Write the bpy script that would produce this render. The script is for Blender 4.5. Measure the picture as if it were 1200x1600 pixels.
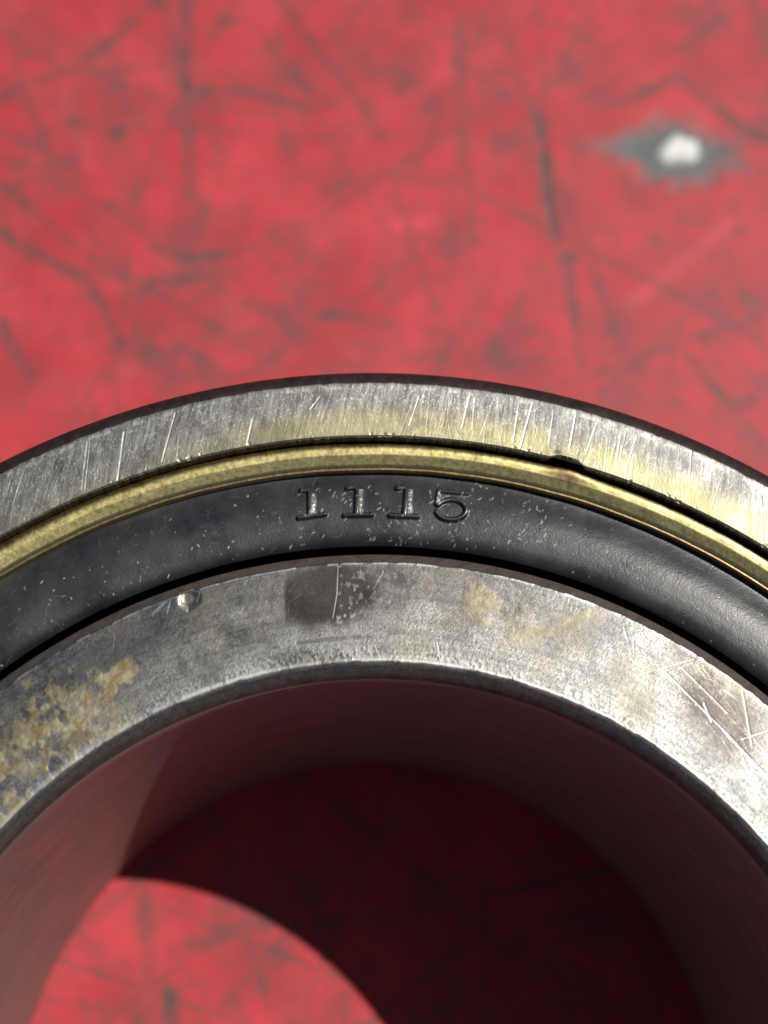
import bpy, math
import numpy as np

for o in list(bpy.data.objects):
    bpy.data.objects.remove(o)
SC = bpy.context.scene
COL = SC.collection
S = 0.035                       # metres per unit: the outer ring's flat face has radius 1 unit (35 mm)
W = 0.8460                      # width of the bearing in units (30 mm)
RX, RY = 0.28536, -0.02126      # camera tilt
CAM = np.array([-0.03376, 0.25398, 1.93716])   # camera above the bearing's top face, units
FPX = 2400.0                    # focal length for a picture 1200 x 1600

# ------------------------------------------------------------------ camera
cd = bpy.data.cameras.new("camera")
cam = bpy.data.objects.new("camera", cd)
COL.objects.link(cam)
cam.location = ((CAM[0]) * S, CAM[1] * S, (CAM[2] + W) * S)
cam.rotation_euler = (RX, RY, 0)
cd.sensor_fit = 'VERTICAL'
cd.sensor_height = 24.0
cd.lens = 24.0 * FPX / 1600.0
cd.clip_start = 0.001
cd.clip_end = 50
cd.dof.use_dof = True
cd.dof.focus_distance = 2.02 * S
cd.dof.aperture_fstop = 20.5
SC.camera = cam

# ------------------------------------------------------------------ world, sun, exposure
EL, AZ = math.radians(58.2), math.radians(24.5)     # azimuth counted from +X towards +Y
wd = bpy.data.worlds.new("World")
SC.world = wd
wd.use_nodes = True
nt = wd.node_tree
nt.nodes.clear()
sky = nt.nodes.new('ShaderNodeTexSky')
sky.sky_type = 'NISHITA'
sky.sun_disc = False
sky.sun_elevation = EL
sky.sun_rotation = math.radians(90) - AZ
sky.altitude = 1500
sky.air_density = 1.0
sky.dust_density = 0.6
bg = nt.nodes.new('ShaderNodeBackground')
bg.inputs['Strength'].default_value = 0.05
wo = nt.nodes.new('ShaderNodeOutputWorld')
nt.links.new(sky.outputs[0], bg.inputs[0])
nt.links.new(bg.outputs[0], wo.inputs[0])
sd = bpy.data.lights.new("sun", 'SUN')
sd.energy = 4.8
sd.angle = math.radians(0.5)
sd.color = (1.0, 0.955, 0.89)
sun = bpy.data.objects.new("sun", sd)
COL.objects.link(sun)
sun.rotation_euler = (math.pi / 2 - EL, 0, AZ + math.pi / 2)
SC.view_settings.view_transform = 'Standard'
SC.view_settings.look = 'None'
SC.view_settings.exposure = -0.25
SC.view_settings.gamma = 1.0

# ------------------------------------------------------------------ numpy helpers
rng = np.random.default_rng(11)


def rotm(rx, ry):
    cx, sx, cy, sy = math.cos(rx), math.sin(rx), math.cos(ry), math.sin(ry)
    return np.array([[cy, 0, sy], [0, 1, 0], [-sy, 0, cy]]) @ np.array([[1, 0, 0], [0, cx, -sx], [0, sx, cx]])


RM = rotm(RX, RY)


def spot(x, y, z=0.0):
    """Where a mark measured on the photograph lies on the level z (units, z = 0 is the bearing's top face)."""
    d = RM @ np.array([(x - 600) / FPX, -(y - 800) / FPX, -1.0])
    t = (z - CAM[2]) / d[2]
    p = CAM + d * t
    return p[0], p[1]


def sstep(a, b, x):
    t = np.clip((x - a) / (b - a), 0, 1)
    return t * t * (3 - 2 * t)


def vnoise(x, y, seed):
    g = np.random.default_rng(seed).random((256, 256))
    xi = np.floor(x).astype(np.int64)
    yi = np.floor(y).astype(np.int64)
    fx = x - xi
    fy = y - yi
    fx = fx * fx * (3 - 2 * fx)
    fy = fy * fy * (3 - 2 * fy)
    a = g[xi % 256, yi % 256]
    b = g[(xi + 1) % 256, yi % 256]
    c = g[xi % 256, (yi + 1) % 256]
    d = g[(xi + 1) % 256, (yi + 1) % 256]
    return (a * (1 - fx) + b * fx) * (1 - fy) + (c * (1 - fx) + d * fx) * fy


def fbm(x, y, f, seed, octv=4):
    s = 0
    a = 0.5
    t = 0
    for k in range(octv):
        ca, sa = math.cos(.65 + 1.1 * k), math.sin(.65 + 1.1 * k)
        s = s + a * vnoise((x * ca - y * sa) * f + 31.7 * k, (x * sa + y * ca) * f - 17.3 * k, seed + k)
        t += a
        a *= 0.55
        f *= 2.03
    return s / t


def capsule(X, Y, p, q, w, soft, out, gain=1.0, mode='max'):
    """Stamp a soft stroke from p to q into out (half width w, edge softness soft)."""
    m = w + soft
    x0, x1 = min(p[0], q[0]) - m, max(p[0], q[0]) + m
    y0, y1 = min(p[1], q[1]) - m, max(p[1], q[1]) + m
    idx = np.nonzero((X > x0) & (X < x1) & (Y > y0) & (Y < y1))
    if len(idx[0]) == 0:
        return
    x = X[idx]
    y = Y[idx]
    dx, dy = q[0] - p[0], q[1] - p[1]
    L = dx * dx + dy * dy + 1e-12
    t = np.clip(((x - p[0]) * dx + (y - p[1]) * dy) / L, 0, 1)
    d = np.hypot(x - p[0] - t * dx, y - p[1] - t * dy)
    v = gain * (1 - sstep(max(w - soft, 0), w + soft, d))
    if mode == 'max':
        out[idx] = np.maximum(out[idx], v)
    else:
        out[idx] += v


PX = 1 / 1170.0                 # one pixel of the 1200-wide photograph on the top face, units


def stroke(X, Y, pts, wpx, softpx, out, gain=1.0, z=0.0, scale=PX):
    P = [spot(a, b, z) for a, b in pts]
    for a, b in zip(P[:-1], P[1:]):
        capsule(X, Y, a, b, wpx * scale, softpx * scale, out, gain)


def blob(X, Y, c, rx, ry, ang, soft, z=0.0, scale=PX):
    """Soft ellipse mask around a mark."""
    cx, cy = spot(c[0], c[1], z)
    ca, sa = math.cos(ang), math.sin(ang)
    u = ((X - cx) * ca + (Y - cy) * sa) / (rx * scale)
    v = (-(X - cx) * sa + (Y - cy) * ca) / (ry * scale)
    return 1 - sstep(1 - soft, 1 + soft, np.hypot(u, v))


def grid_mesh(name, P, closed, attrs, mat, parent=None):
    """Mesh from a grid of points P[n, m, 3] (units); closed wraps the first axis."""
    n, m = P.shape[:2]
    me = bpy.data.meshes.new(name)
    idx = np.arange(n * m).reshape(n, m)
    A = idx if closed else idx[:-1]
    B = np.roll(idx, -1, 0) if closed else idx[1:]
    F = np.stack([A[:, :-1], B[:, :-1], B[:, 1:], A[:, 1:]], -1).reshape(-1, 4)
    me.vertices.add(n * m)
    me.vertices.foreach_set('co', (P * S).reshape(-1).astype(np.float32))
    me.loops.add(F.size)
    me.loops.foreach_set('vertex_index', F.reshape(-1).astype(np.int32))
    me.polygons.add(len(F))
    me.polygons.foreach_set('loop_start', (np.arange(len(F)) * 4).astype(np.int32))
    me.polygons.foreach_set('loop_total', np.full(len(F), 4, np.int32))
    me.polygons.foreach_set('use_smooth', np.ones(len(F), bool))
    me.update(calc_edges=True)
    for k, v in attrs.items():
        a = me.attributes.new(k, 'FLOAT', 'POINT')
        a.data.foreach_set('value', np.broadcast_to(v, (n, m)).reshape(-1).astype(np.float32))
    me.validate()
    me.materials.append(mat)
    o = bpy.data.objects.new(name, me)
    COL.objects.link(o)
    if parent:
        o.parent = parent
    return o


def angles(a0, a1, step):
    fine = np.arange(a0, a1, step)
    rest = np.arange(a1, a0 + 360, 1.5)
    return np.radians(np.concatenate([fine, rest]))


def profile(pts):
    """pts: list of (r, z, n) - n samples on the way to the next point."""
    R, Z = [], []
    for (r0, z0, n), (r1, z1, _) in zip(pts[:-1], pts[1:]):
        t = np.arange(n) / n
        R.append(r0 + (r1 - r0) * t)
        Z.append(z0 + (z1 - z0) * t)
    R.append([pts[-1][0]])
    Z.append([pts[-1][1]])
    return np.concatenate(R), np.concatenate(Z)


def arc(cx, cz, r, a0, a1, n):
    return [(cx + r * math.cos(math.radians(a0 + (a1 - a0) * k / n)),
             cz + r * math.sin(math.radians(a0 + (a1 - a0) * k / n)), 1) for k in range(n + 1)]


# ------------------------------------------------------------------ material helper
class M:
    def __init__(s, name):
        s.m = bpy.data.materials.new(name)
        s.m.use_nodes = True
        s.t = s.m.node_tree
        s.t.nodes.clear()
        s.out = s.t.nodes.new('ShaderNodeOutputMaterial')
        s.b = s.t.nodes.new('ShaderNodeBsdfPrincipled')
        s.t.links.new(s.b.outputs[0], s.out.inputs[0])
        s.tc = s.t.nodes.new('ShaderNodeTexCoord')

    def put(s, sock, v):
        if hasattr(v, 'links'):
            s.t.links.new(v, sock)
        elif isinstance(v, (tuple, list)):
            sock.default_value = (*v, 1.0) if len(v) == 3 and sock.type == 'RGBA' else v
        else:
            sock.default_value = v

    def set(s, k, v):
        s.put(s.b.inputs[k], v)

    def attr(s, k):
        n = s.t.nodes.new('ShaderNodeAttribute')
        n.attribute_name = k
        return n.outputs['Fac']

    def noise(s, scale, detail=2.0, rough=0.5, stretch=None, rot=0.0, dist=0.0):
        n = s.t.nodes.new('ShaderNodeTexNoise')
        mp = s.t.nodes.new('ShaderNodeMapping')
        s.t.links.new(s.tc.outputs['Object'], mp.inputs[0])
        mp.inputs['Rotation'].default_value = (0, 0, rot)
        mp2 = s.t.nodes.new('ShaderNodeMapping')
        s.t.links.new(mp.outputs[0], mp2.inputs[0])
        mp2.inputs['Scale'].default_value = stretch or (1, 1, 1)
        s.t.links.new(mp2.outputs[0], n.inputs['Vector'])
        n.inputs['Scale'].default_value = scale
        n.inputs['Detail'].default_value = detail
        n.inputs['Roughness'].default_value = rough
        n.inputs['Distortion'].default_value = dist
        return n.outputs['Fac']

    def ramp(s, v, a, b, c=0.0, d=1.0):
        n = s.t.nodes.new('ShaderNodeMapRange')
        s.put(n.inputs[0], v)
        for i, x in enumerate((a, b, c, d)):
            s.put(n.inputs[i + 1], x)
        return n.outputs[0]

    def math(s, op, a, b=0.0):
        n = s.t.nodes.new('ShaderNodeMath')
        n.operation = op
        s.put(n.inputs[0], a)
        s.put(n.inputs[1], b)
        return n.outputs[0]

    def mix(s, f, a, b):
        n = s.t.nodes.new('ShaderNodeMix')
        n.data_type = 'RGBA'
        s.put(n.inputs[0], f)
        s.put(n.inputs[6], a)
        s.put(n.inputs[7], b)
        return n.outputs[2]

    def bump(s, h, strength, dist, normal=None):
        n = s.t.nodes.new('ShaderNodeBump')
        s.put(n.inputs['Height'], h)
        s.put(n.inputs['Strength'], strength)
        n.inputs['Distance'].default_value = dist
        if normal:
            s.t.links.new(normal, n.inputs['Normal'])
        return n.outputs[0]


# ------------------------------------------------------------------ tabletop (painted red, scuffed)
def red_material():
    m = M('scuffed_red_paint')
    grime, bare_glint, pale = m.attr('grime'), m.attr('bare_glint'), m.attr('pale')
    n1 = m.noise(160, 4, 0.6)
    n2 = m.noise(700, 3, 0.6)
    c = m.mix(m.ramp(n1, 0.35, 0.65), (0.455, 0.039, 0.047), (0.59, 0.060, 0.068))
    c = m.mix(m.math('MULTIPLY', pale, 0.6), c, (0.85, 0.10, 0.13))
    g = m.math('MULTIPLY', m.ramp(n2, 0.2, 0.8, 0.75, 1.15), grime)
    c = m.mix(g, c, (0.12, 0.072, 0.066))
    grey = m.mix(m.ramp(n2, 0.3, 0.7), (0.11, 0.12, 0.115), (0.17, 0.18, 0.175))
    c = m.mix(m.ramp(bare_glint, 0.0, 0.5), c, grey)
    c = m.mix(m.ramp(bare_glint, 0.56, 1.0), c, (0.80, 0.80, 0.74))  # glint on the bare metal, painted as a pale core
    m.set('Base Color', c)
    m.set('Roughness', m.ramp(n1, 0.3, 0.7, 0.5, 0.6))
    m.set('Specular IOR Level', 0.28)
    m.set('Normal', m.bump(n2, 0.25, 0.00004))
    return m.m


def nonuni(a, b, step, far):
    f = np.arange(a, b, step)
    k = np.array([0.05, 0.15, 0.4, 1.0, 2.5, 6, 14])
    k = k[k < far]
    return np.concatenate([a - k[::-1], f, b + k])


xs = nonuni(-0.95, 0.95, 0.0036, 20)
ys = nonuni(0.05, 2.3, 0.0036, 20)
X, Y = np.meshgrid(xs, ys, indexing='ij')
TS = 1 / 813.0                      # one photograph pixel on the table, units
wa = (fbm(X, Y, 9, 301, 3) - .5) * 0.12
wb = (fbm(X, Y, 9, 305, 3) - .5) * 0.12
ridge = 1 - np.abs(2 * fbm(X + wa, Y + wb, 9, 311, 3) - 1)
grime = 0.30 * sstep(0.46, 0.70, fbm(X, Y, 8, 3, 5)) + 0.30 * sstep(0.42, 0.70, fbm(X, Y, 26, 9, 4))
grime += 0.34 * sstep(0.90, 0.985, ridge) * sstep(.35, .65, fbm(X, Y, 5, 315, 3))
grime += 0.12 * sstep(0.35, 0.75, fbm(X, Y, 2.2, 21, 3))
marks = np.zeros_like(X)
DW = -W


def tstroke(pts, w, gain, out=None, soft=None):
    stroke(X, Y, pts, w, soft or w * 0.9, marks if out is None else out, gain, DW, TS)


for pts, w, g in [
    ([(0, 148), (60, 128), (130, 95), (190, 50), (240, 5)], 7, .75),
    ([(20, 100), (45, 160), (75, 240), (95, 300)], 8, .55),
    ([(290, -20), (287, 80), (292, 180), (297, 290)], 11, .62),
    ([(297, 200), (300, 285)], 9, .45),
    ([(310, 145), (380, 143), (440, 158), (480, 170)], 8, .6),
    ([(316, 146), (330, 140)], 12, .8),
    ([(355, 35), (372, 30)], 10, .65),
    ([(430, -10), (480, 55), (540, 130), (600, 215)], 9, .5),
    ([(0, 358), (50, 395), (100, 420), (135, 440), (160, 480), (185, 540)], 10, .8),
    ([(125, 430), (150, 470)], 13, .5),
    ([(85, 285), (130, 305), (175, 322), (215, 355), (250, 385)], 10, .5),
    ([(240, 386), (300, 402), (370, 396)], 9, .75),
    ([(150, 425), (220, 438), (300, 435), (380, 420)], 10, .55),
    ([(0, 505), (25, 550), (45, 590)], 12, .75),
    ([(280, 540), (320, 565), (350, 590)], 10, .5),
    ([(385, 475), (440, 498), (480, 528)], 10, .5),
    ([(505, 492), (560, 494)], 8, .8),
    ([(555, 494), (562, 498)], 10, .8),
    ([(465, 355), (470, 385)], 14, .5),
    ([(720, 30), (718, 130), (724, 230)], 13, .45),
    ([(724, 230), (735, 300), (738, 375)], 7, .5),
    ([(736, 372), (740, 374)], 12, .7),
    ([(790, 50), (805, 90), (818, 140)], 10, .45),
    ([(836, 168), (848, 230), (858, 300), (868, 375)], 10, 1.0),
    ([(840, 175), (852, 250)], 11, .9),
    ([(880, 410), (892, 400)], 13, .8),
    ([(890, 420), (896, 500), (908, 570)], 8, .6),
    ([(918, 370), (945, 470), (975, 560)], 7, .4),
    ([(740, 600), (790, 520), (830, 430)], 9, .35),
    ([(826, 514), (830, 516)], 12, .7),
    ([(660, 600), (700, 540), (760, 460)], 12, .4),
    ([(975, 270), (984, 310)], 6, .6),
    ([(1170, -20), (1185, 40), (1205, 90)], 10, .6),
    ([(945, 162), (1000, 145), (1060, 122), (1110, 160), (1160, 200), (1210, 222)], 10, .75),
    ([(950, 160), (970, 163)], 11, .6),
    ([(1155, 632), (1170, 630)], 12, .7),
    ([(640, 190), (720, 130), (800, 110)], 9, .25),
    ([(0, 250), (60, 262), (120, 250)], 9, .35),
    ([(440, 60), (430, 160), (445, 230), (460, 235)], 8, .3),
    ([(500, 300), (600, 270), (700, 290)], 8, .3),
    ([(170, 590), (240, 555), (260, 560)], 16, .45),
    ([(80, 1475), (180, 1410), (240, 1350), (330, 1300)], 8, .5),
    ([(225, 1400), (232, 1480), (222, 1610)], 12, .5),
    ([(214, 1430), (220, 1433)], 10, .5),
    ([(262, 1555), (270, 1612)], 12, .85),
    ([(270, 1490), (350, 1460), (420, 1440)], 9, .4),
    ([(360, 1560), (390, 1612)], 10, .5),
]:
    tstroke(pts, w, g)
r2 = np.random.default_rng(5)
for k in range(170):                # lesser scuffs all over, mostly long and nearly straight
    a = r2.uniform(0, math.pi)
    L = r2.uniform(0.2, 1.3)
    cx, cy = r2.uniform(-1.2, 1.2), r2.uniform(-0.2, 2.4)
    bend = r2.uniform(-0.06, 0.06)
    p = (cx - L / 2 * math.cos(a), cy - L / 2 * math.sin(a))
    q = (cx + L * bend, cy + L * bend)
    r = (cx + L / 2 * math.cos(a), cy + L / 2 * math.sin(a))
    w = r2.uniform(0.0018, 0.0055)
    g = r2.uniform(0.25, 0.75)
    wig = r2.uniform(-0.02, 0.02)
    q0 = ((p[0] * .5 + cx * .5 + L * bend * .5) + wig, (p[1] * .5 + cy * .5 + L * bend * .5) - wig)
    capsule(X, Y, p, q0, w, w, marks, g * .7)
    capsule(X, Y, q0, q, w, w, marks, g)
    capsule(X, Y, q, r, w, w, marks, g)
for k in range(420):                # specks
    p = (r2.uniform(-1.2, 1.2), r2.uniform(0.0, 2.4))
    w = 0.003 + 0.011 * r2.random() ** 3
    capsule(X, Y, p, (p[0] + w, p[1]), w, w, marks, r2.uniform(0.2, 0.6))
grime = np.clip(grime * 0.8 + marks * (0.44 + 0.72 * fbm(X, Y, 40, 50, 2)), 0, 1)
pale = np.zeros_like(X)
for pts, w, g in [([(985, 475), (1030, 440), (1080, 400), (1140, 350)], 12, .6),
                  ([(620, 350), (680, 345)], 14, .6), ([(195, 580), (208, 578)], 9, .8),
                  ([(640, 150), (700, 110)], 10, .4), ([(100, 150), (140, 260)], 12, .4)]:
    tstroke(pts, w, g, pale)
wx = (fbm(X, Y, 30, 70, 3) - .5) * 0.06
wy = (fbm(X, Y, 30, 80, 3) - .5) * 0.05
bare_glint = np.zeros_like(X)


def poly_dist(X, Y, pts):
    """1 inside the convex-ish outline, using the smallest signed edge distance."""
    d = np.full(X.shape, 9.0)
    P = [spot(a, b, DW) for a, b in pts]
    for (x0, y0), (x1, y1) in zip(P, P[1:] + P[:1]):
        L = math.hypot(x1 - x0, y1 - y0)
        d = np.minimum(d, -((X - x0) * (y1 - y0) - (Y - y0) * (x1 - x0)) / L)
    return d


ch = poly_dist(X + wx, Y + wy, [(915, 228), (1065, 297), (1160, 262), (1165, 228), (1050, 175)])
if ch.max() < 0.02:
    ch = -poly_dist(X + wx, Y + wy, [(915, 228), (1065, 297), (1160, 262), (1165, 228), (1050, 175)])
chc = sstep(-0.03, 0.05, ch)
glint_core = blob(X + wx * .6, Y + wy * .6, (1063, 234), 38, 33, 0.2, .9, DW, TS)
glint_core = glint_core * (.8 + .5 * fbm(X, Y, 60, 401, 3))
bare_glint = np.maximum(0.55 * chc, np.clip(glint_core, 0, 1))
Z = -W + 0.0 * X
Z = Z - 0.004 * chc + 0.003 * glint_core - 0.0015 * marks + 0.0015 * (fbm(X, Y, 20, 33, 3) - .5)
Z = np.minimum(Z, -W - 0.0008)
tab = grid_mesh('tabletop', np.stack([X, Y, Z + W], -1), False,
                {'grime': grime, 'bare_glint': bare_glint, 'pale': pale}, red_material())
tab['kind'] = 'structure'
tab['label'] = 'scuffed red painted tabletop with dark scratches'

# ------------------------------------------------------------------ the bearing
bearing = bpy.data.objects.new('ball_bearing', None)
COL.objects.link(bearing)
bearing.location = (0, 0, 0)
bearing['label'] = 'worn steel ball bearing with black rubber seal stamped 1115, lying on red tabletop'
bearing['category'] = 'ball bearing'
H0 = W                              # objects are built with z = 0 at the table


def steel_material(name, grain_rot, kind):
    m = M(name)
    scr_shine, rust, dark, yellow_tint, edge, film = (m.attr(k) for k in ('scratch_shine', 'rust', 'dark', 'yellow_tint', 'edge', 'film'))
    out = kind == 'outer'
    if out:
        g1 = m.noise(5200, 3, 0.65, (1.0, 0.12, 1.0), grain_rot, 0.2)
        g2 = m.noise(11000, 2, 0.6, (1.0, 0.6, 1.0), grain_rot)
    else:
        g1 = m.noise(13500, 3, 0.7, (1.0, 0.42, 1.0), grain_rot, 0.3)
        g2 = m.noise(24000, 2, 0.6)
    g3 = m.noise(2300, 3, 0.6, (1.0, 0.5, 1.0), grain_rot, 0.6)
    sx = m.t.nodes.new('ShaderNodeSeparateXYZ')
    m.t.links.new(m.tc.outputs['Object'], sx.inputs[0])
    rad = m.math('SQRT', m.math('ADD', m.math('POWER', sx.outputs[0], 2.0), m.math('POWER', sx.outputs[1], 2.0)))
    cb = m.t.nodes.new('ShaderNodeCombineXYZ')
    m.put(cb.inputs[0], rad)
    m.put(cb.inputs[1], m.math('MULTIPLY', sx.outputs[2], 1.0))
    m.put(cb.inputs[2], m.math('MULTIPLY', m.math('ARCTAN2', sx.outputs[1], sx.outputs[0]), 0.0006))
    lathe = m.t.nodes.new('ShaderNodeTexNoise')
    m.t.links.new(cb.outputs[0], lathe.inputs['Vector'])
    lathe.inputs['Scale'].default_value = 5200
    lathe.inputs['Detail'].default_value = 3
    lathe = lathe.outputs['Fac']
    big = m.noise(420, 4, 0.6)
    c = m.mix(m.ramp(g1, 0.34, 0.66), (0.15, 0.147, 0.132) if out else (0.12, 0.12, 0.112), (0.45, 0.442, 0.40) if out else (0.44, 0.44, 0.415))
    c = m.mix(m.ramp(g2, 0.55, 0.70, 0, 0.75), c, (0.82, 0.82, 0.78))  # grain glints painted as bright specks in the base colour
    c = m.mix(m.ramp(g3, 0.45, 0.7, 0, 0.3), c, (0.19, 0.19, 0.185))
    c = m.mix(m.ramp(big, 0.42, 0.62, 0, 0.5), c, (0.17, 0.172, 0.168))
    c = m.mix(m.math('MULTIPLY', yellow_tint, 0.55), c, (0.50, 0.45, 0.19))  # yellowish tint mixed into the steel
    c = m.mix(m.ramp(lathe, 0.45, 0.70, 0, 0.15 if out else 0.5), c, (0.16, 0.155, 0.15))
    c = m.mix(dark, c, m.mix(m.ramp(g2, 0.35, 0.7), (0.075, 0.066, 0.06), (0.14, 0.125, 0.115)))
    c = m.mix(m.ramp(scr_shine, 0.1, 1.0, 0, 0.85), c, (0.66, 0.66, 0.61))
    c = m.mix(m.math('MULTIPLY', rust, 0.85), c, m.mix(m.ramp(g3, 0.4, 0.6), (0.29, 0.20, 0.065), (0.50, 0.45, 0.26)))
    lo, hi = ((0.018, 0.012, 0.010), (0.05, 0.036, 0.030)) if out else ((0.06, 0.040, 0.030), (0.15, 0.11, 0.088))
    c = m.mix(edge, c, m.mix(m.ramp(g3, 0.3, 0.7), lo, hi))  # dark reflections on the chamfers, put into the edge colour
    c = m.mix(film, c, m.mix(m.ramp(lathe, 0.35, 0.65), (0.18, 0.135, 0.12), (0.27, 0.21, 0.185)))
    m.set('Base Color', c)
    me = m.math('SUBTRACT', 0.96, m.math('MULTIPLY', rust, 0.5))
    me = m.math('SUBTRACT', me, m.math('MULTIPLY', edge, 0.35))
    me = m.math('SUBTRACT', me, m.math('MULTIPLY', film, 0.75))
    m.set('Metallic', me)
    ro = m.ramp(big, 0.35, 0.65, *((0.43, 0.55) if out else (0.37, 0.50)))
    ro = m.math('SUBTRACT', ro, m.math('MULTIPLY', dark, 0.10))
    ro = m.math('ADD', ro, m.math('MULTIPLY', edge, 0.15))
    m.set('Roughness', ro)
    h = m.math('ADD', m.math('MULTIPLY', g1, 0.8), m.math('MULTIPLY', g2, 0.45))
    h = m.math('ADD', h, m.math('MULTIPLY', g3, 0.35))
    h = m.math('ADD', h, m.math('MULTIPLY', lathe, 0.15 if out else 0.65))
    sm = m.math('SUBTRACT', 1.0, m.math('MULTIPLY', dark, 0.8))
    m.set('Normal', m.bump(h, sm, 0.000008 if out else 0.0000075))
    return m.m


def random_scratches(X, Y, out, n, rr, th, ang, spread, L, w, gains, seed, soft=None):
    g = np.random.default_rng(seed)
    for k in range(n):
        t = math.radians(g.uniform(*th))
        r = g.uniform(*rr)
        a = math.radians(g.normal(ang, spread))
        l = g.uniform(*L)
        cx, cy = r * math.cos(t), r * math.sin(t)
        p = (cx - l / 2 * math.cos(a), cy - l / 2 * math.sin(a))
        q = (cx + l / 2 * math.cos(a), cy + l / 2 * math.sin(a))
        ww = g.uniform(*w)
        capsule(X, Y, p, q, ww, soft or ww, out, g.uniform(*gains))


def revolve(name, prof, th, mat, extra):
    """extra(R, TH, X, Y) -> (dr, dz, attrs); prof gives r, z arrays."""
    r, z = prof
    TH, R = np.meshgrid(th, r, indexing='ij')
    Zm = np.broadcast_to(z, R.shape).copy()
    Xm, Ym = R * np.cos(TH), R * np.sin(TH)
    dr, dz, at = extra(R, TH, Xm, Ym, Zm)
    R2 = R + dr
    P = np.stack([R2 * np.cos(TH), R2 * np.sin(TH), Zm + dz + H0], -1)
    return grid_mesh(name, P, True, at, mat, bearing)


# ---- outer ring
RC = 0.0265
prof = profile([(0.93, -W + .0, 3), (1.0, -W + .0, 1)] + arc(1.0, -W + RC, RC, -90, 0, 8)[1:-1] +
               [(1.0 + RC, -W + RC, 6)] + arc(1.0, -RC, RC, 0, 86, 16) +
               [(0.998, 0.0, 84), (0.9295, 0.0, 4), (0.9275, -0.0018, 3), (0.9268, -0.005, 8),
                (0.9268, -0.07, 2), (0.9268, -0.14, 1)])


def outer_extra(R, TH, X, Y, Z):
    face = ((Z > -0.0015) & (R < 1.001)).astype(float)
    scr_shine = np.zeros_like(X)
    random_scratches(X, Y, scr_shine, 520, (0.93, 1.0), (50, 130), 80, 7, (0.01, 0.07), (0.0003, 0.0007), (.05, .24), 1)
    random_scratches(X, Y, scr_shine, 36, (0.935, 1.0), (50, 130), 76, 8, (0.04, 0.08), (0.0004, 0.0008), (.15, .45), 2)
    random_scratches(X, Y, scr_shine, 120, (0.93, 1.0), (50, 130), 110, 25, (0.01, 0.04), (0.0004, 0.0007), (.1, .4), 3)
    for pts, w, g in [([(194, 675), (184, 750)], 1.3, 1.0), ([(274, 645), (253, 722)], 1.1, .9),
                      ([(137, 690), (128, 765)], 1.4, .7), ([(141, 690), (133, 765)], 1.0, .7),
                      ([(159, 700), (152, 748)], .9, .5), ([(395, 655), (386, 695)], 1.3, .8),
                      ([(280, 680), (277, 715)], .8, .6), ([(38, 735), (20, 790)], 1.0, .6),
                      ([(812, 622), (802, 690)], .9, .6), ([(832, 630), (813, 700)], 1.1, .8),
                      ([(900, 645), (890, 700)], 1.1, .9), ([(935, 655), (915, 710)], 1.0, .7),
                      ([(865, 640), (858, 690)], .8, .6), ([(735, 615), (722, 668)], .9, .6),
                      ([(655, 620), (640, 665)], 1.1, .7), ([(500, 620), (485, 640)], 1.1, .8),
                      ([(742, 622), (738, 672)], .8, .5), ([(995, 680), (978, 735)], .9, .6),
                      ([(1080, 705), (1078, 740)], .9, .6), ([(1190, 780), (1192, 850)], 1.0, .6)]:
        stroke(X, Y, pts, w, .8, scr_shine, g)
    scr_shine *= face
    yellow_tint = sstep(0.980, 0.936, R) * (0.35 + 1.2 * sstep(.25, .55, fbm(X, Y, 16, 44, 4))) * sstep(1.95, 1.5, TH) \
        + 0.35 * sstep(0.96, 0.93, R) * sstep(1.5, 1.9, TH)
    yellow_tint = np.clip(yellow_tint * face * (.7 + .6 * fbm(X, Y, 90, 47, 2)), 0, 1)
    dark = (0.32 * sstep(.5, .75, fbm(X, Y, 38, 51, 4))) * face
    burn = sstep(0.992, 0.997, R) * face * sstep(.4, .7, fbm(X, Y, 90, 57, 3))
    scr_shine = np.maximum(scr_shine, .6 * burn)
    dark += 0.8 * blob(X, Y, (871, 708), 6, 6, 0, .6) * face
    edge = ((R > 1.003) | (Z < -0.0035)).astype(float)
    film = 0 * X
    nick = sstep(.68, .86, fbm(X * 1.0, Y * 1.0, 120, 60, 2))
    # the notch broken out of the inner edge
    nx, ny = spot(885, 722)
    dn = np.hypot(X - nx, (Y - ny))
    tn = math.atan2(ny, nx)
    along = (TH - tn) * 0.927
    notch = np.exp(-(along / 0.019) ** 4)
    inner = sstep(0.9290, 0.9272, R)
    dr = inner * (notch * 0.013 + (fbm(TH * 60, TH * 0, 3, 62, 3) - .5) * 0.0022)
    dr += (R > 0.9291) * sstep(0.945, 0.929, R) * 0.009 * notch * sstep(0.936, 0.929, R)
    dr += sstep(0.9965, 1.0, R) * sstep(1.02, 1.003, R) * (fbm(TH * 20, TH * 0 + 4, 4, 64, 4) - .5) * 0.003
    dz = -0.00025 * scr_shine 
    dz += -0.0010 * nick * sstep(0.935, 0.929, R) * face
    dz += 0.0005 * (fbm(X, Y, 30, 70, 3) - .5) * face
    return dr, dz, {'scratch_shine': scr_shine, 'rust': 0 * X, 'dark': np.clip(dark, 0, 1), 'yellow_tint': yellow_tint, 'edge': edge, 'film': film}


revolve('outer_ring', prof, angles(52, 130, 0.045), steel_material('scratched_ring_steel', math.radians(10), 'outer'), outer_extra)


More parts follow.
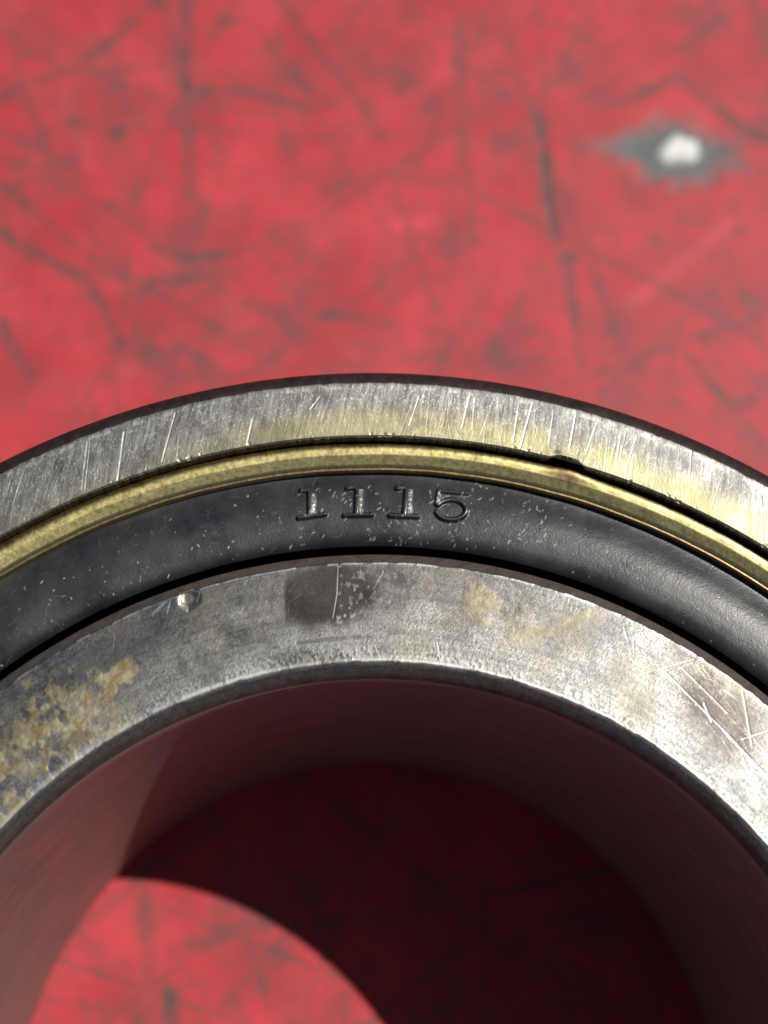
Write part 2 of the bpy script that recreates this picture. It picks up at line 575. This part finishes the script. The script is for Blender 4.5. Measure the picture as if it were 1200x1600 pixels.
# ---- brass coloured retaining ring
def brass_material():
    m = M('aged_brass')
    wear = m.attr('wear')
    n1 = m.noise(1500, 4, 0.65)
    n2 = m.noise(5200, 3, 0.6)
    c = m.mix(m.ramp(n1, 0.3, 0.7), (0.66, 0.55, 0.21), (0.85, 0.73, 0.32))
    c = m.mix(m.ramp(n2, 0.55, 0.75, 0, 0.5), c, (0.50, 0.40, 0.16))
    c = m.mix(wear, c, (0.32, 0.20, 0.11))
    m.set('Base Color', c)
    m.set('Metallic', 1.0)
    m.set('Roughness', m.ramp(n2, 0.3, 0.7, 0.33, 0.45))
    m.set('Normal', m.bump(n2, 0.6, 0.000008))
    return m.m


prof = profile([(0.9255, -0.07, 2), (0.9255, -0.036, 3)] + arc(0.9150, -0.0265, 0.0115, -10, 92, 16) +
               [(0.9135, -0.0150, 4), (0.9075, -0.0158, 4), (0.9040, -0.0172, 8), (0.8950, -0.0210, 3), (0.8925, -0.0235, 2),
                (0.8912, -0.0252, 2), (0.8895, -0.0242, 2), (0.8882, -0.0250, 2), (0.8872, -0.0280, 3),
                (0.8872, -0.045, 1)])


def brass_extra(R, TH, X, Y, Z):
    nx, ny = spot(892, 735)
    tn = math.atan2(ny, nx)
    along = (TH - tn) * 0.92
    lump = np.exp(-((along) / 0.026) ** 2)
    top = sstep(0.905, 0.92, R)
    dz = (fbm(X, Y, 45, 90, 3) - .5) * 0.0005 + (fbm(X, Y, 160, 92, 2) - .5) * 0.00012 \
        + 0.002 * lump * top
    dr = 0.003 * lump * top + (fbm(TH * 12, TH * 0, 2, 94, 3) - .5) * 0.0012
    wear = 0.75 * sstep(.56, .8, fbm(X, Y, 70, 95, 4)) * sstep(.9, .918, R) + 0.95 * np.exp(-((along + .004) / 0.026) ** 2) * sstep(.9, .912, R)
    wear = np.maximum(wear, 0.7 * sstep(0.8945, 0.892, R))
    return dr, dz, {'wear': np.clip(wear, 0, 1)}


revolve('retaining_ring', prof, angles(52, 130, 0.08), brass_material(), brass_extra)


# ---- black rubber seal with the moulded number
def rubber_material():
    m = M('black_seal_rubber')
    dust_glint, num = m.attr('dust_glint'), m.attr('number')
    n1 = m.noise(9000, 3, 0.65)
    n2 = m.noise(500, 4, 0.6)
    c = m.mix(m.ramp(n2, 0.35, 0.65), (0.014, 0.016, 0.017), (0.032, 0.034, 0.035))
    c = m.mix(m.ramp(n1, 0.62, 0.80, 0, 0.35), c, (0.09, 0.095, 0.09))
    c = m.mix(dust_glint, c, (0.75, 0.74, 0.68))
    m.set('Base Color', c)
    m.set('Roughness', m.ramp(n2, 0.3, 0.7, 0.29, 0.42))
    m.set('Specular IOR Level', 0.75)
    m.set('Coat Weight', m.math('MULTIPLY', num, 1.0))
    m.set('Coat Roughness', 0.16)
    m.set('Normal', m.bump(m.math('ADD', n1, m.math('MULTIPLY', n2, 0.6)), 0.7, 0.000014))
    return m.m


zseal = -0.026
kr = np.array([0.7855, 0.7875, 0.7930, 0.8010, 0.8150, 0.8320, 0.8450, 0.8580, 0.8700, 0.8800, 0.8895])
kz = np.array([-0.0385, -0.0335, -0.0300, -0.0276, -0.0262, -0.0260, -0.0270, -0.0297, -0.0335, -0.0362, -0.0370])
fr = np.linspace(0.8895, 0.7855, 108)
fz = np.interp(fr, kr, kz)
for _ in range(5):                  # round the corners of the section off
    fz[1:-1] = (fz[:-2] + 2 * fz[1:-1] + fz[2:]) / 4
    fz[2:-2] = (fz[:-4] + 2 * fz[2:-2] + fz[4:]) / 4
prof = profile([(0.8900, -0.070, 2)] + [(a, b, 1) for a, b in zip(fr, fz)] +
               [(0.7875, -0.045, 2), (0.80, -0.060, 1), (0.80, -0.12, 1), (0.90, -0.13, 1)])


def seal_extra(R, TH, X, Y, Z):
    n = np.zeros_like(X)
    z0 = zseal

    def st(pts, w, g=1.0):
        stroke(X, Y, pts, w * .84, 1.7, n, g, z0)
    for fb, s0, s1, b0, b1 in [((475, 765), (484, 768), (485, 804), (467, 810), (508, 804)),
                               ((547, 761), (559, 764), (557, 804), (538, 806), (581, 805)),
                               ((625, 761), (636, 765), (632, 804), (609, 806), (653, 808))]:
        st([(fb[0] - 4, fb[1] + 1), (fb[0] + 5, fb[1] - 1), s0], 4.0)
        st([(fb[0] - 3, fb[1]), (fb[0] + 2, fb[1] - 1)], 5.2)
        st([s0, s1], 4.4)
        st([b0, b1], 3.6)
    st([(730, 770), (686, 766), (682, 787)], 3.2)
    e = [(705 + 23.5 * math.cos(math.radians(a)), 797 - 16 * math.sin(math.radians(a))) for a in range(152, -176, -14)]
    st(e, 3.6)
    nm = n.copy()
    groove = 0
    mottled = fbm(X, Y, 34, 130, 4)
    dz = 0.0060 * nm + 0.00035 * (mottled - .5) + 0.00006 * (fbm(X, Y, 150, 133, 2) - .5)
    dz -= 0.0018 * (1 - np.abs(2 * np.clip(n, 0, 1) - 1)) * (n > 0) * 0
    dust_glint = np.zeros_like(X)
    g = np.random.default_rng(8)
    for k in range(200):
        t = math.radians(g.uniform(50, 130))
        r = 0.788 + 0.098 * g.beta(1.2, 2.2)
        p = (r * math.cos(t), r * math.sin(t))
        a = g.uniform(0, math.pi)
        l = 0.0045 * g.random() ** 2
        capsule(X, Y, p, (p[0] + l * math.cos(a), p[1] + l * math.sin(a)), g.uniform(.0003, .0009), .0007, dust_glint, .12 + .6 * g.random() ** 2.8)
    random_scratches(X, Y, dust_glint, 130, (0.79, 0.88), (50, 130), 55, 40, (0.004, 0.018), (.0003, .0005), (.03, .10), 17)
    # tiny chips round the number
    for k in range(120):
        cx, cy = spot(g.uniform(450, 900), g.uniform(755, 860), z0)
        l = g.uniform(0.001, 0.006)
        a = g.normal(1.0, .5)
        capsule(X, Y, (cx, cy), (cx + l * math.cos(a), cy + l * math.sin(a)), .0006, .0006, dust_glint, g.uniform(.15, .55))
    for x0, y0, x1, y1 in ((491, 772, 490, 800), (565, 766, 564, 800), (642, 766, 641, 800), (492, 800, 478, 806), (686, 772, 684, 786)):  # highlights on the sunlit flanks of the digits, painted pale
        digit_glint = np.zeros_like(X)
        stroke(X, Y, [(x0, y0), (x1, y1)], 2.6, 2.0, digit_glint, 1.0, z0)
        dust_glint = np.maximum(dust_glint, digit_glint * (.16 + .9 * sstep(.5, .72, fbm(X, Y, 420, 210, 2))))
    ok = ((Z > -0.0375) & (R > .7865)).astype(float)
    return 0 * X, dz * ok, {'dust_glint': np.clip(dust_glint * ok, 0, 1), 'number': np.clip(nm, 0, 1)}


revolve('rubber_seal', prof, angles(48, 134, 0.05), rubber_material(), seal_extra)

# ---- inner ring
prof = profile([(0.72, -0.16, 1), (0.766, -0.15, 4), (0.7685, -0.016, 3), (0.7670, -0.0095, 6), (0.7555, -0.0014, 3), (0.7540, -0.0002, 2),
                (0.7525, 0.0, 110), (0.6240, 0.0, 4), (0.6220, -0.0008, 3), (0.6205, -0.0035, 7), (0.6090, -0.0210, 5),
                (0.6042, -0.034, 40), (0.5950, -W + 0.03, 3), (0.62, -W, 1), (0.74, -W, 1), (0.76, -W + 0.03, 1)])


def inner_extra(R, TH, X, Y, Z):
    face = ((Z > -0.0012) & (R < 0.76)).astype(float)
    scr_shine = np.zeros_like(X)
    random_scratches(X, Y, scr_shine, 420, (0.625, 0.752), (25, 155), 60, 35, (0.004, 0.02), (0.0003, 0.0006), (.08, .35), 101)
    random_scratches(X, Y, scr_shine, 60, (0.625, 0.752), (25, 60), -50, 14, (0.02, 0.07), (0.0003, 0.0006), (.12, .4), 102)
    random_scratches(X, Y, scr_shine, 40, (0.625, 0.752), (25, 60), 25, 10, (0.02, 0.06), (0.0003, 0.0006), (.1, .35), 103)
    for pts, w, g in [([(529, 888), (527, 930), (521, 965)], 1.1, .9), ([(600, 893), (585, 920)], .9, .6),
                      ([(684, 1005), (688, 1028)], 1.2, .8), ([(679, 1003), (682, 1020)], 1, .6),
                      ([(995, 1055), (1085, 1030)], 1.4, .7), ([(1040, 1050), (1135, 1145)], 1.3, .9),
                      ([(1065, 1043), (1138, 1115)], 1.1, .7), ([(1130, 1140), (1205, 1220)], 2.2, 1.0),
                      ([(1160, 1080), (1175, 1165)], 1.4, .7), ([(1160, 1155), (1205, 1140)], 1.8, .9),
                      ([(975, 980), (982, 1005)], 1.2, .6), ([(1100, 1098), (1112, 1128)], 2.0, .7),
                      ([(225, 1085), (240, 1060)], 1.0, .5), ([(145, 1050), (143, 1090)], 2.0, .35),
                      ([(265, 935), (240, 960)], 3.5, .8), ([(270, 930), (262, 958)], 2.0, .7),
                      ([(282, 925), (281, 945), (295, 950)], 2.2, .9), ([(300, 922), (313, 925), (308, 940)], 2.2, .9),
                      ([(292, 948), (294, 955)], 2.5, 1.0),
                      ([(440, 1010), (500, 1000), (560, 995)], 2.2, .25)]:
        stroke(X, Y, pts, w * .65, .8, scr_shine, g * .7)
    # worn dark, smooth patches, plus a painted falloff of the sheen
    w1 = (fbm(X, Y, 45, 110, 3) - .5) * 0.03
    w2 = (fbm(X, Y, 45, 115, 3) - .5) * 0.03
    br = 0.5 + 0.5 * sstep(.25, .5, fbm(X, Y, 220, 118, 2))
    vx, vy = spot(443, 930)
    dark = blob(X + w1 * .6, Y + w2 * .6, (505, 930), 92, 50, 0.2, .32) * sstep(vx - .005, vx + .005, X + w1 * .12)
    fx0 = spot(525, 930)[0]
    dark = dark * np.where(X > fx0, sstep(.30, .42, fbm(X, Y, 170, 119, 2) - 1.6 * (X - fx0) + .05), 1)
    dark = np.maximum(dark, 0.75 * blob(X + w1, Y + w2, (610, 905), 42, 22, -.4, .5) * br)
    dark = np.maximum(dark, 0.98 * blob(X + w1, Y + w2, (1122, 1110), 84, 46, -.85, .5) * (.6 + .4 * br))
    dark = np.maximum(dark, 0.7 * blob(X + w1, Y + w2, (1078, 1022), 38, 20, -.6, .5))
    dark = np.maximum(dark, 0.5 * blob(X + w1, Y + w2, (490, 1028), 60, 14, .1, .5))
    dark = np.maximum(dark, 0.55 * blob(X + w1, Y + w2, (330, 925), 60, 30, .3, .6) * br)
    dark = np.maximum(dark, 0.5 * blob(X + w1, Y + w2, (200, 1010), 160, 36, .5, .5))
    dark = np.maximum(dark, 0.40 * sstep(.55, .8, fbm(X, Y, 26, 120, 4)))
    dark = np.maximum(dark, .62 * sstep(.665, .715, R + (fbm(X, Y, 24, 511, 4) - .5) * .12) * sstep(1.0, 1.35, TH) * (.4 + .6 * fbm(X, Y, 200, 513, 2)))  # weaker sheen of the outer half, painted as darker steel
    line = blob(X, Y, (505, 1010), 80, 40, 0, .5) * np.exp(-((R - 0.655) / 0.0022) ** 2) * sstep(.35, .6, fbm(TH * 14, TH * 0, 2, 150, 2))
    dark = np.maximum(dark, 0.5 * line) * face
    # dried rust and grease
    w1 = (fbm(X, Y, 60, 130, 4) - .5) * 0.09
    w2 = (fbm(X, Y, 60, 135, 4) - .5) * 0.09
    hol = sstep(.36, .52, fbm(X, Y, 60, 140, 3))
    hol = hol * (.55 + .45 * sstep(.4, .6, fbm(X, Y, 150, 143, 3)))
    rust = blob(X + w1, Y + w2, (95, 1135), 92, 62, 0.5, .35) * hol
    rust = np.maximum(rust, blob(X + w1, Y + w2, (20, 1225), 60, 62, 0.6, .25) * hol)
    rust = np.maximum(rust, .9 * blob(X + w1 * .4, Y + w2 * .4, (180, 1068), 40, 15, 0.95, .3))
    rust = np.maximum(rust, .7 * blob(X + w1 * .5, Y + w2 * .5, (750, 945), 22, 22, 0, .8))
    rust = np.maximum(rust, .45 * blob(X + w1 * .5, Y + w2 * .5, (908, 968), 26, 14, .2, .9))
    rust = np.maximum(rust, .4 * blob(X + w1 * .5, Y + w2 * .5, (835, 990), 40, 16, .3, .9))
    rimrust = np.clip(blob(X + w1, Y + w2, (95, 1135), 104, 74, 0.5, .1) - rust, 0, 1) * hol
    rust = rust * face
    scr_shine = np.maximum(scr_shine, 0.3 * rimrust * face * fbm(X, Y, 150, 144, 2))
    scr_shine = np.maximum(scr_shine, .5 * sstep(.650, .628, R + (fbm(X, Y, 40, 601, 3) - .5) * .02) * sstep(.3, .6, fbm(X, Y, 300, 603, 2)))  # rolled highlight beside the bore, painted as paler metal
    rim = sstep(0.6310, 0.6260, R) * sstep(.2, .5, fbm(TH * 18, TH * 0, 3, 190, 4)) + sstep(0.7500, 0.7530, R) * sstep(.42, .6, fbm(TH * 14, TH * 0, 3, 191, 4))
    scr_shine = np.maximum(scr_shine, .9 * rim * (R > .6195) * (R < .7545) * (Z > -.004))  # glint along both rims, painted as a bright line
    yellow_tint = 0.35 * sstep(.5, .75, fbm(X, Y, 12, 145, 3)) * face
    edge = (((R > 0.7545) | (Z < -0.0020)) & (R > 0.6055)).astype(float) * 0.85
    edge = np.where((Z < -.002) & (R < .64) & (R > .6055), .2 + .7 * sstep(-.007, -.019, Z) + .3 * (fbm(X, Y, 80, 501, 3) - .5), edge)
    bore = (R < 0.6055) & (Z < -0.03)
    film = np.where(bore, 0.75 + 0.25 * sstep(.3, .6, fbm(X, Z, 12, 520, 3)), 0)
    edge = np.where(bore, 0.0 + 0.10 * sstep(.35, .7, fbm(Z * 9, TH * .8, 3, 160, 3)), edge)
    scr_shine = scr_shine * ((Z > -.004) & (R > .6195))
    edge = edge * (1 - .8 * (scr_shine > .3) * (Z > -.004))
    t0 = (fbm(TH * 22, Z * 70, 3, 170, 5) - .5)
    t1 = (fbm(TH * 22, Z * 70 + 5, 3, 175, 5) - .5)
    chip = sstep(.58, .8, fbm(TH * 12, TH * 0 + 9, 3, 178, 3))
    dr = sstep(0.632, 0.6225, R) * sstep(0.605, 0.618, R) * (t0 * 0.0018 + chip * 0.0012)
    dr += sstep(0.7495, 0.754, R) * sstep(0.767, 0.758, R) * t1 * 0.0022
    dz = (0.00025 * (fbm(X, Y, 30, 180, 3) - .5) + 0.00007 * (fbm(X, Y, 300, 183, 2) - .5) * (1 - dark)) * face
    dz -= 0.0003 * scr_shine + 0.0001 * dark
    dz += 0.0003 * rust
    dz -= 0.0003 * line * face
    dz -= 0.0022 * blob(X, Y, (296, 935), 13, 13, 0, .6) * face
    chz = ((Z <= -0.0018) & (Z > -0.034) & (R < 0.64)).astype(float)
    dz += chz * 0.002 * (fbm(X, Y, 110, 186, 3) - .5)
    return dr, dz, {'scratch_shine': np.clip(scr_shine, 0, 1), 'rust': np.clip(rust, 0, 1), 'dark': np.clip(dark, 0, 1), 'yellow_tint': yellow_tint, 'edge': edge, 'film': film}


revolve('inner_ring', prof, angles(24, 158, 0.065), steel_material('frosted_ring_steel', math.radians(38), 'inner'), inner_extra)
